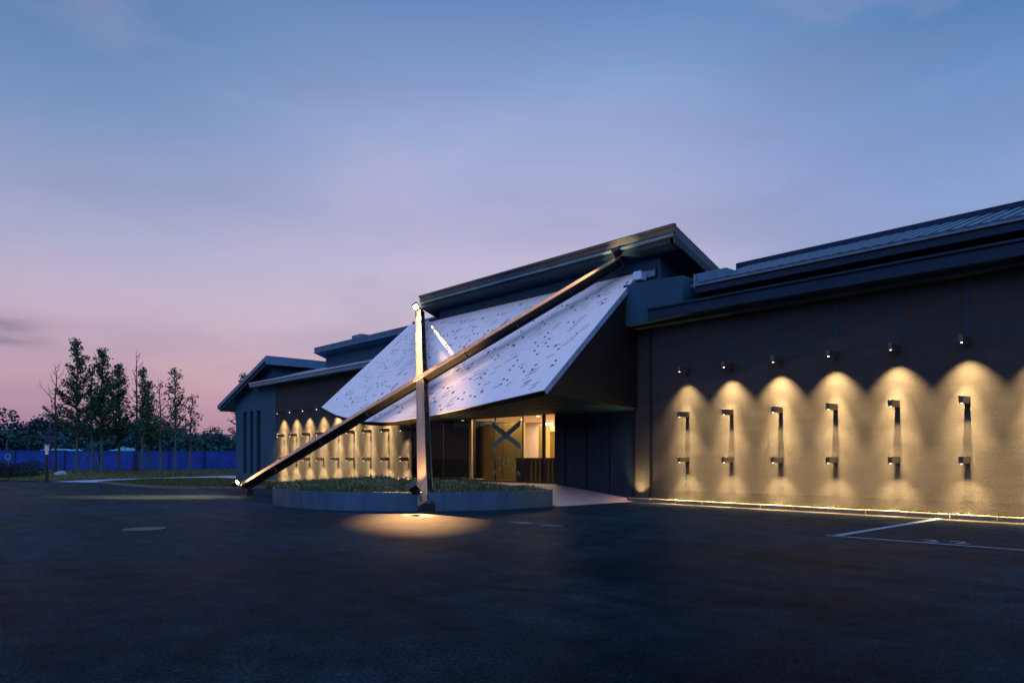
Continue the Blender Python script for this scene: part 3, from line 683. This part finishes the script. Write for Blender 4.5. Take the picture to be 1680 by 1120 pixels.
FW = (1, .58, .24)
def flood(pos, target, label, energy, arm_to, size=R(26), blend=.5, sz=.26, wide=0, throw=None, graze=None):
    r_ = empty('floodlight', pos, label, 'floodlight', 'floodlights at the beam ends')
    pos = Vector(pos); d = (Vector(target)-pos).normalized(); u = d.orthogonal().normalized(); w = d.cross(u)
    k = MB(); k.obox(pos-d*sz*.6, pos+d*sz*.25, u, w, sz, sz)
    for a, b in ((u, w), (-u, w), (w, u), (-w, u)): k.obox(pos+d*sz*.25+a*(sz/2-.008), pos+d*sz*.45+a*(sz/2-.008), a, b, .012, sz)
    for i in range(5): k.obox(pos-d*sz*.72, pos-d*sz*.6, u, w, .012, sz*.9) if i == 2 else k.obox(pos-d*sz*.72+u*(i-2)*.05, pos-d*sz*.6+u*(i-2)*.05, u, w, .012, sz*.9)
    k.build('housing', M['flood'], r_, bevel=.006)
    k = MB(); k.obox(pos+d*sz*.26, pos+d*sz*.28, u, w, sz*.86, sz*.86); k.build('lens', M['glow'], r_)
    k = MB(); k.tube([pos-d*sz*.3, (pos+Vector(arm_to))/2+Vector((0, 0, -.03)), arm_to], [.016]*3, 6); k.build('arm', M['flood'], r_)
    lo = light('flood_beam', 'SPOT', pos+d*sz*.5, energy, FW, r_, spot_size=size, spot_blend=blend, shadow_soft_size=.05); aim(lo, target, pos)
    if graze: lo = light('flood_beam', 'SPOT', graze[0], graze[2], FW, r_, spot_size=R(4), spot_blend=1, shadow_soft_size=.03); aim(lo, graze[1], graze[0])
    if throw: lo = light('flood_beam', 'SPOT', pos+d*sz*.5, throw[1], (1, .50, .18), r_, spot_size=R(throw[2]), spot_blend=1, shadow_soft_size=.05); aim(lo, throw[0], pos)
    if wide: lo = light('flood_beam', 'SPOT', pos+d*sz*.5, wide, FW, r_, spot_size=R(24 if throw else 42), spot_blend=1, shadow_soft_size=.05); aim(lo, Vector(target)-pn*(.3 if throw else 1.2), pos)
    return r_
h2 = .17
P, Q, d, p = bA
flood(P+pn*(h2+.14)-d*.16, (-14.3, -.5, 8.98), 'floodlight at the low left end of the long diagonal beam', 9000, P+pn*.1, R(6), 1, .2, wide=5000, graze=(P+d*.3+pn*(h2+.13), P+d*17+pn*(h2+.13), 80000))
flood(Q+pn*(h2+.17)-d*.02, P+d*3+pn*(h2+.1), 'floodlight clamped on the top right end of the long beam', 30000, Q+pn*.1, R(9), 1, wide=14000, graze=(Q-d*.35+pn*(h2+.13), P+pn*(h2+.10), 150000), throw=((-29.5, -11.5, 0), 480000, 12))
P, Q, d, p = bB
flood(P+pn*(h2+.34)+d*.42, (-28.2, -.5, 8.9), 'black box floodlight on an arm near the foot of the upright beam', 9000, P+d*.12+pn*.12, R(6), 1, wide=5000, graze=(P+d*.8+pn*(h2+.13), P+d*17+pn*(h2+.13), 90000))
flood(Q+pn*(h2+.17)-d*.05, P+d*2+pn*(h2+.1), 'floodlight clamped on the top of the upright looking beam', 12000, Q+pn*.1, R(9), 1, wide=2200, graze=(Q-d*.35+pn*(h2+.13), P+pn*(h2+.10), 120000), throw=((-15.2, -9.8, 0), 50000, 12))
# grazing stray beam of the upper left floodlight across the canopy
src = Vector((-28.72, .02, 8.32))
for t, e in ((0, 200), (.22, 380), (.44, 700), (.66, 1100), (.88, 1500)):
    tgt = Vector((-27.5, -.42, 7.61)).lerp(Vector((-23.4, -2.42, 5.74)), t)
    lo = light('flood_spill', 'SPOT', src, e, (1, .52, .20), None, spot_size=R(3.4-1.6*t), spot_blend=.8, shadow_soft_size=.015); aim(lo, tgt, src)

# ------------------------------------------------------------------ wall lamps
def make_lamp():
    r_ = empty('wall_lamp', (0, 0, 0), 'x', 'wall lamp')
    k = MB(); k.box((-.052, -.52, -.09), (.052, 0, .09)); k.build('lamp_housing', M['lampmetal'], r_, bevel=.005)
    k = MB(); k.box((-.07, -.012, -.10), (.07, -.0, .10)); k.build('wall_plate', M['flood'], r_)
    k = MB(); k.prism([(math.cos(i*.5236)*.020, -.46+math.sin(i*.5236)*.020, -.097) for i in range(12)], (0, 0, .0065)); k.build('lens', M['glow'], r_)
    light('lamp_light', 'SPOT', (0, -.46, -.10), 3600, WARM, r_, spot_size=R(40), spot_blend=1, shadow_soft_size=.02).rotation_euler = (R(7), 0, 0)
    light('lamp_light', 'SPOT', (0, -.46, -.10), 1300, WARM, r_, spot_size=R(86), spot_blend=1, shadow_soft_size=.02).rotation_euler = (R(10), 0, 0)
    return r_
proto = make_lamp(); first = True
ordn = ['first', 'second', 'third', 'fourth', 'fifth', 'sixth', 'seventh', 'eighth', 'ninth']
def put(x, z, label, group):
    global first
    o = proto if first else copy_tree(proto); first = False
    o.location = (x, 0, z); o['label'] = label; o['group'] = group
    q = (1.6 if z > 4 else .45 if z > 2 else .7)*(1.25 if x < -25 and z < 4 else 1)*(1+random.uniform(-.13, .13))
    for ch in o.children:
        if ch.type == 'LIGHT': ch.data = ch.data.copy(); ch.data.energy *= q; ch.rotation_euler.x += R(random.uniform(-1.2, 1.2)); ch.rotation_euler.y += R(random.uniform(-1.5, 1.5))
    return o
RL = [-13.81+1.627*i for i in range(7)]; LLX = [-29.98-1.74*i for i in range(9)]
for row, z in (('top', 4.40), ('middle', 2.93), ('bottom', 1.45)):
    for i, x in enumerate(RL):
        put(x, z, f'{ordn[i]} wall lamp right of the entrance, in the {row} row of the near wall', f'{row} row of lamps on the near right wall')
for row, z in (('top', 4.40), ('middle', 2.93), ('bottom', 1.45)):
    for i, x in enumerate(LLX):
        put(x-.1, z, f'{ordn[8-i]} wall lamp from the far left, in the {row} row behind the planter', f'{row} row of lamps on the far left wall')
# thin blue-grey strips on the wall above the top lamps
for x in RL: boxo('wall_strip', (x-.055, -.008, 4.5), (x+.055, -.0005, 6.0), M['wallstrip'], mus)
for x in LLX: boxo('wall_strip', (x-.155, -.008, 4.5), (x-.045, -.0005, 6.25), M['wallstrip'], mus)

# ------------------------------------------------------------------ fence
def fence(a, b, z0, z1, label, posts=5.0):
    a = Vector(a); b = Vector(b); d = (b-a); L_ = d.length; d.normalize(); n = Vector((-d.y, d.x))
    r_ = empty('fence', (a.x, a.y, z0), label, 'fence')
    k = MB(); m_ = int(L_/.30)          # corrugated sheet
    prof = []
    for i in range(m_*2+1):
        t = min(L_, i*.15); off = .03 if (i//2) % 2 else -.0; prof.append(a+d*t+n*off)
    for p, q in zip(prof, prof[1:]): k.poly([(p.x, p.y, z0), (q.x, q.y, z0), (q.x, q.y, z1), (p.x, p.y, z1)])
    k.build('sheet_panel', M['fence'], r_)
    k = MB(); k.obox((a.x, a.y, z1+.01), (b.x, b.y, z1+.01), Vector((n.x, n.y, 0)), Vector((0, 0, 1)), .06, .06); k.build('top_rail', M['fence'], r_)
    t = 0
    while t <= L_:
        p = a+d*t-n*.08; boxo('post', (p.x-.05, p.y-.05, z0), (p.x+.05, p.y+.05, z1+.06), M['fencepost'], r_); t += posts
    return r_
fence((-85.4, -4.3), (-68.5, 14.3), .0, 2.2, 'bright blue sheet metal hoarding behind the young trees', 3.55)
fence((-105, -20.5), (-88.6, -3.4), .2, 2.28, 'bright blue hoarding stretch at the far left behind the hedge', 6)
fence((-88.6, -3.4), (-85.45, -4.25), .1, 2.24, 'short return panel where the blue hoarding steps forward', 6)

# netting mounds behind the fence
def mound(cx, cy, rx, ry, h, ang, label):
    k = MB(); N, Mm = 26, 8; ca, sa = math.cos(ang), math.sin(ang)
    ring = []
    for j in range(Mm+1):
        t = j/Mm
        row = []
        for i in range(N):
            a = i*2*math.pi/N; rr = (1-t)
            x = rx*rr*math.cos(a); y = ry*rr*math.sin(a); z = h*(1-rr**2.2)*(1+.12*math.sin(3*a+j))+random.uniform(-.05, .05)*h
            row.append((cx+x*ca-y*sa, cy+x*sa+y*ca, max(-.1, z) if j else -.1))
        ring.append(row)
    for j in range(Mm):
        for i in range(N): q = (i+1) % N; k.poly([ring[j][i], ring[j][q], ring[j+1][q], ring[j+1][i]])
    tag(k.build('covered_mound', M['net'], smooth=True), label, 'mound', 'netted spoil heaps')
mound(-95, -3, 9, 3.5, 2.28, .8, 'long low heap under teal netting behind the far left hoarding')
mound(-86.5, 1.5, 4.0, 2.0, 2.42, .8, 'teal netted heap showing above the blue hoarding by the staked tree')
mound(-73.5, 12.5, 4, 2.2, 2.4, .8, 'small teal netted heap beside the museum corner')

# ------------------------------------------------------------------ trees
def young_tree(x, y, h, label, seed, full=1., lean=0, bare=False, crown0=.3, width=.16, stakes=False):
    rd_ = random.Random(seed); z0 = hl(x, y)-.05
    r_ = empty('young_tree' if not bare else 'bare_tree', (x, y, z0), label, 'tree', 'young trees planted before the hoarding')
    tr = MB(); cr = MB(); B = MB()
    n = 9; pts = []; rs = []
    for i in range(n+1):
        t = i/n; pts.append(Vector((x+lean*t*h*.1+rd_.uniform(-.05, .05)*t*2, y+rd_.uniform(-.05, .05)*t*2, z0+h*t))); rs.append(.105*(1-t)**.8+.012)
    tr.tube(pts, rs, 7)
    def at(t):
        f = t*n; i = min(n-1, int(f)); return pts[i].lerp(pts[i+1], f-i)
    nb = int((16 if bare else 58)*max(.55, full)*.9); 
    for j in range(nb):
        t = crown0+(0.97-crown0)*(j+.5)/nb; b0 = at(t); a = rd_.random()*6.283
        prof = (1-((t-crown0)/(1-crown0)))**1.1*.95+.07
        ln = h*width*prof*rd_.uniform(.55, 1.35)+.18
        up = rd_.uniform(.5, 1.0) if not bare else rd_.uniform(.9, 1.5)
        if bare: ln *= 1.25
        dx = Vector((math.cos(a), math.sin(a), 0)); q = [b0]
        for s_ in range(1, 5):
            u = s_/4; q.append(b0+dx*ln*(u**.9)+Vector((0, 0, ln*up*(u**(1.0 if not bare else 1.7)))) + Vector((rd_.uniform(-1, 1), rd_.uniform(-1, 1), rd_.uniform(-1, 1)))*.04*ln)
        tr.tube(q, [.030*(1-u/4.6)+.006 for u in range(5)], 4)
        if bare:
            for kk in range(3):
                s0 = q[rd_.choice((2, 3))]; e = s0+dx*ln*.25+Vector((rd_.uniform(-.3, .3), rd_.uniform(-.3, .3), rd_.uniform(.25, .6)))*ln*.5; tr.tube([s0, e], [.011, .005], 3)
            continue
        nclump = max(2, int(ln/.22))
        for c_ in range(nclump):
            u = (c_+.6)/nclump*4; i = min(3, int(u)); c0 = q[i].lerp(q[i+1], u-i)
            if rd_.random() > .80*full+.1: continue
            sz = rd_.uniform(.12, .24)
            for l in range(int(rd_.uniform(7, 17)*full)):
                cr.leaf(c0+Vector((random.gauss(0, sz*.65), random.gauss(0, sz*.65), random.gauss(0, sz*.5)-.02)), rd_.uniform(.13, .23))
    for l in range(int(26*full) if not bare else 0): cr.leaf(at(rd_.uniform(.9, 1.0))+Vector((random.gauss(0, .12), random.gauss(0, .12), 0)), .15)
    tr.build('trunk', M['bare'] if bare else M['trunk'], r_)
    if cr.f: cr.build('crown', M['leaf'], r_)
    if stakes:
        for a in (.3, 2.4, 4.5):
            s_ = MB(); s_.tube([(x+math.cos(a)*1.3, y+math.sin(a)*1.3, z0), (x+math.cos(a)*.08, y+math.sin(a)*.08, z0+2.3)], [.035, .03], 5); s_.build('stake', M['stake'], r_)
T = [(-72.1, -7.5, 9.3, 'leafless tree with upswept twigs, leftmost of the row', 1, 1, 0, True, .42, .14, False),
     (-68.6, -6.6, 11.3, 'tallest dense leafy young tree, near the left of the row', 2, 1.15, -.1, False, .27, .16, False),
     (-67.6, -5.7, 9.2, 'slim leaning young tree propped with stakes beside the tallest tree', 3, .6, -.35, False, .5, .10, True),
     (-67.2, -5.1, 10.4, 'dense leafy young tree with a ragged pointed top, right of the staked tree', 4, 1.2, .1, False, .27, .17, False),
     (-68.5, -3.5, 9.3, 'medium bushy young tree with wide drooping crown', 5, 1.1, .05, False, .26, .17, False),
     (-67.4, -2.4, 10.3, 'very thin tree with a bare whip-like top above its neighbours', 6, .6, 0, True, .55, .07, False),
     (-65.0, -2.6, 8.8, 'narrow leafy young tree close right of the bare whip', 7, .8, 0, False, .35, .10, False),
     (-66.7, -1.6, 7.8, 'short broad leafy young tree in the middle of the row', 8, .9, .1, False, .25, .15, False),
     (-63.9, -1.5, 7.8, 'thin sparse tree with a few leaves low on its side', 9, .35, -.1, False, .35, .11, False),
     (-63.1, -.6, 8.9, 'upright leafy tree with many vertical twigs, right of the thin trees', 10, .75, -.1, False, .30, .17, False),
     (-62.3, .3, 6.7, 'low leaning tree with two long open branches at the right of the row', 11, .45, .5, False, .3, .2, False),
     (-68.5, 7.4, 9.6, 'leafy tree half hidden behind the museum corner', 12, .8, -.1, False, .2, .17, False)]
for t in T: young_tree(*t[:4], t[4], full=t[5]*1.25, lean=t[6], bare=t[7], crown0=t[8], width=t[9], stakes=t[10])

def far_mesh(seed, h, rx):
    rd_ = random.Random(seed); cr = MB(); tr = MB()
    tr.tube([(0, 0, 0), (.1, .1, h*.45), (0, .2, h*.8)], [.22, .15, .05], 6)
    blobs = [(rd_.uniform(-.75, .75)*rx, rd_.uniform(-.6, .6)*rx, h*rd_.uniform(.22, .85), rx*rd_.uniform(.26, .48)) for i in range(15)]
    for i in range(5): 
        bx, by, bz, br = blobs[i]; tr.tube([(0, 0, h*.4), (bx*.6, by*.6, bz*.9)], [.08, .03], 4)
    for bx, by, bz, br in blobs:
        for i in range(330):
            v = Vector((rd_.gauss(0, 1), rd_.gauss(0, 1), rd_.gauss(0, 1))).normalized()*br*rd_.uniform(.55, 1.12); v.z *= .8
            cr.leaf(Vector((bx, by, bz))+v, rd_.uniform(.28, .55))
    return cr, tr
protos = []
far = [(-137.3, -7.8, 11, 8.8, 'tall'), (-133.6, -3.7, 10.2, 7.5, 'dark'), (-136, 1.0, 8.5, 8, 'broad'), (-130, 1.5, 9.6, 7, ''), (-126.1, 4.5, 9.0, 7, ''), (-129, 8.5, 8.6, 7, ''),
       (-128, 12.5, 9.2, 7, ''), (-121, 13.3, 8.8, 6.5, ''), (-125.5, 17.5, 8.0, 7, ''), (-120.5, 19.5, 7.6, 6.5, ''), (-121, 24, 6.4, 5, ''), (-113.5, 22.5, 7.0, 5, ''), (-103, 27, 8.0, 5.5, ''), (-108, 31, 7.5, 6, ''), (-142, -14, 10, 8, '')]
labels = ['tall ragged dark tree at the far left picture edge beyond the hoarding', 'dark leafy tree second from the left edge beyond the hoarding', 'broad low tree behind the round white sign', 'round dark tree behind the street lantern',
          'dark tree beyond the hoarding behind the leafless tree', 'far tree crown seen behind the tallest young tree', 'far tree crown seen behind the staked leaning tree', 'far tree crown behind the medium bushy young tree',
          'far tree crown behind the bare whip tree', 'far tree crown behind the short broad tree', 'low far tree beside the pale distant shed', 'round dark far tree just right of the pale distant shed',
          'green far tree at the museum corner', 'far tree just hidden by the museum end wall', 'outermost far tree beyond the left edge of the hoarding']
for i in range(4):
    protos.append(far_mesh(100+i, 8, 4.2))
made = {}
for i, ((x, y, h, w, _), lab) in enumerate(zip(far, labels)):
    j = i % 4
    r_ = empty('far_tree', (x, y, 0), lab, 'tree', 'dark trees beyond the blue hoarding')
    if j not in made:
        o0 = bpy.data.objects.new('trunk', None)
        cr, tr = protos[j]; a = cr.build('crown', M['leafback'], None); b = tr.build('trunk', M['trunk'], None); made[j] = (a.data, b.data); a.parent = r_; b.parent = r_
    else:
        for nm, me in zip(('crown', 'trunk'), made[j]):
            q = bpy.data.objects.new(nm, me); COL.objects.link(q); q.parent = r_
    r_.scale = (w/7, w/7, h/8*.86); r_.rotation_euler = (0, 0, i*1.3)
# understorey behind the hoarding: one mass
k = MB()
for i in range(15000):
    t = random.random(); x = -128+34*t+random.uniform(-4, 4); y = -22+54*t+random.uniform(-4, 4)
    z = random.random()**.7*(4.2+1.0*math.sin(t*23)+.6*math.sin(t*57))
    k.leaf((x, y, z), random.uniform(.45, .9))
tag(k.build('undergrowth', M['leafback']), 'continuous dark undergrowth beyond the blue hoarding', 'shrubs', kind='stuff')

# hedge at the left
hg = empty('hedge', (-66, -14, 0), 'low dark clipped hedge at the road edge on the left', 'hedge')
k = MB(); pa, pb = Vector((-59.6, -12.0)), Vector((-60.5, -24)) 
pa = Vector((-60.2, -10.6)); pb = Vector((-67, -22)); 
for i in range(22000):
    t = random.random(); c_ = pa.lerp(pb, t); o_ = random.uniform(-1.3, 1.3)
    z = random.random()*(1.15-.22*o_*o_)*(1+.1*math.sin(t*40)) ; k.leaf((c_.x+o_*.86, c_.y-o_*.5, z+.1), random.uniform(.06, .12))
k.build('foliage', M['leafhedge'], hg)
# rock
k = MB(); bm = bmesh.new(); bmesh.ops.create_icosphere(bm, subdivisions=3, radius=1)
rr = random.Random(5)
for v in bm.verts:
    v.co *= 1+.14*math.sin(v.co.x*4+1)*math.sin(v.co.y*5)+rr.uniform(-.03, .03); v.co = Vector((v.co.x*.42-59.7, v.co.y*.42-9.4, v.co.z*.27+.30))
k.v = [tuple(v.co) for v in bm.verts]; k.f = [tuple(v.index for v in f.verts) for f in bm.faces]; k.m = [0]*len(k.f); bm.free()
tag(k.build('boulder', M['rock']), 'pale rounded boulder on the grass beside the street lantern', 'rock')
# bollard lantern
sl_ = empty('street_lantern', (-53.6, -11.3, 0), 'dark post with a tapered pale pink lantern head by the hedge', 'lantern')
k = MB(); k.tube([(-53.6, -11.3, 0), (-53.6, -11.3, 1.72)], [.10, .07], 10); k.tube([(-53.6, -11.3, 0), (-53.6, -11.3, .08)], [.16, .16], 10); k.build('post', M['flood'], sl_)
k = MB(); k.tube([(-53.6, -11.3, 1.72), (-53.6, -11.3, 2.32)], [.08, .13], 4); k.build('lantern_head', M['lantern'], sl_)
k = MB(); k.tube([(-53.6, -11.3, 2.322), (-53.6, -11.3, 2.37)], [.21, .18], 4); k.build('cap', M['roofmetal'], sl_)
# tall lamp post with banner
lp = empty('lamp_post', (-77.1, -7.0, 0), 'tall thin lamp post with a blue box, rising behind the lantern', 'lamp post')
k = MB(); k.tube([(-77.1, -7, .3), (-77.1, -7, 5.2)], [.05, .04], 8); k.build('pole', M['bluesign'], lp)
k = MB(); k.obox((-77.35, -7.28, 5.25), (-76.85, -6.72, 5.25), Vector((.74, -.67, 0)), Vector((0, 0, 1)), .3, .14); k.build('lamp_head', M['palemetal'], lp)
k = MB(); k.obox((-77.35, -7.28, 3.15), (-76.85, -6.72, 3.15), Vector((.74, -.67, 0)), Vector((0, 0, 1)), .25, .5); k.build('banner_box', M['bluesign'], lp)
# round sign
rs_ = empty('road_sign', (-84.5, -9.2, 0), 'pale round sign on a short post before the far hoarding', 'sign')
k = MB(); k.tube([(-84.5, -9.2, .3), (-84.5, -9.2, 1.65)], [.035, .035], 6); k.build('post', M['palemetal'], rs_)
k = MB(); n = 20; fd = Vector((.7389, -.6738, 0)); rt = Vector((.6738, .7389, 0)); c_ = Vector((-84.5, -9.2, 1.62))+fd*.05
for i in range(n):
    a, b = 2*math.pi*i/n, 2*math.pi*(i+1)/n
    pa_, pb_ = rt*math.cos(a)+Vector((0, 0, math.sin(a))), rt*math.cos(b)+Vector((0, 0, math.sin(b)))
    k.prism([c_+pa_*.20, c_+pb_*.20, c_+pb_*.30, c_+pa_*.30], -fd*.02)
k.build('sign_ring', M['palemetal'], rs_)
# far pole and shed
k = MB(); k.tube([(-114.7, -5.3, 0), (-114.9, -5.3, 5.6)], [.16, .12], 6); tag(k.build('utility_pole', M['palemetal']), 'short pale pole standing among the far left trees', 'pole')
sh = empty('shed', (-153, 33.5, 0), 'small pale blue flat roofed building far beyond the trees', 'building')
k = MB(); k.obox((-156, 31, 3), (-150.5, 37, 3), Vector((.74, -.67, 0)), Vector((0, 0, 1)), 4, 6); k.build('wall', M['shed'], sh)
k = MB(); k.obox((-156.2, 30.8, 6.2), (-150.3, 37.2, 6.2), Vector((.74, -.67, 0)), Vector((0, 0, 1)), 4.4, .4); k.build('roof', M['palemetal'], sh)

# small uplight at the foot of the entrance pilaster
ul = empty('ground_uplight', (-15.7, -.30, .1), 'small round uplight set in the ground at the foot of the entrance pilaster', 'uplight')
def disc(x, y, r, n=14): return [(x+math.cos(i*2*math.pi/n)*r, y+math.sin(i*2*math.pi/n)*r) for i in range(n)]
k = MB(); k.prism([(x, y, .06) for x, y in disc(-15.7, -.30, .075)], (0, 0, .05)); k.build('housing', M['flood'], ul)
k = MB(); k.prism([(x, y, .112) for x, y in disc(-15.7, -.30, .05)], (0, 0, .006)); k.build('lens', M['glow'], ul)
lo = light('uplight_beam', 'SPOT', (-15.7, -.30, .125), 420, WARM, ul, spot_size=R(104), spot_blend=1, shadow_soft_size=.03); aim(lo, (-15.68, -.05, 1.6), (-15.7, -.30, .125))
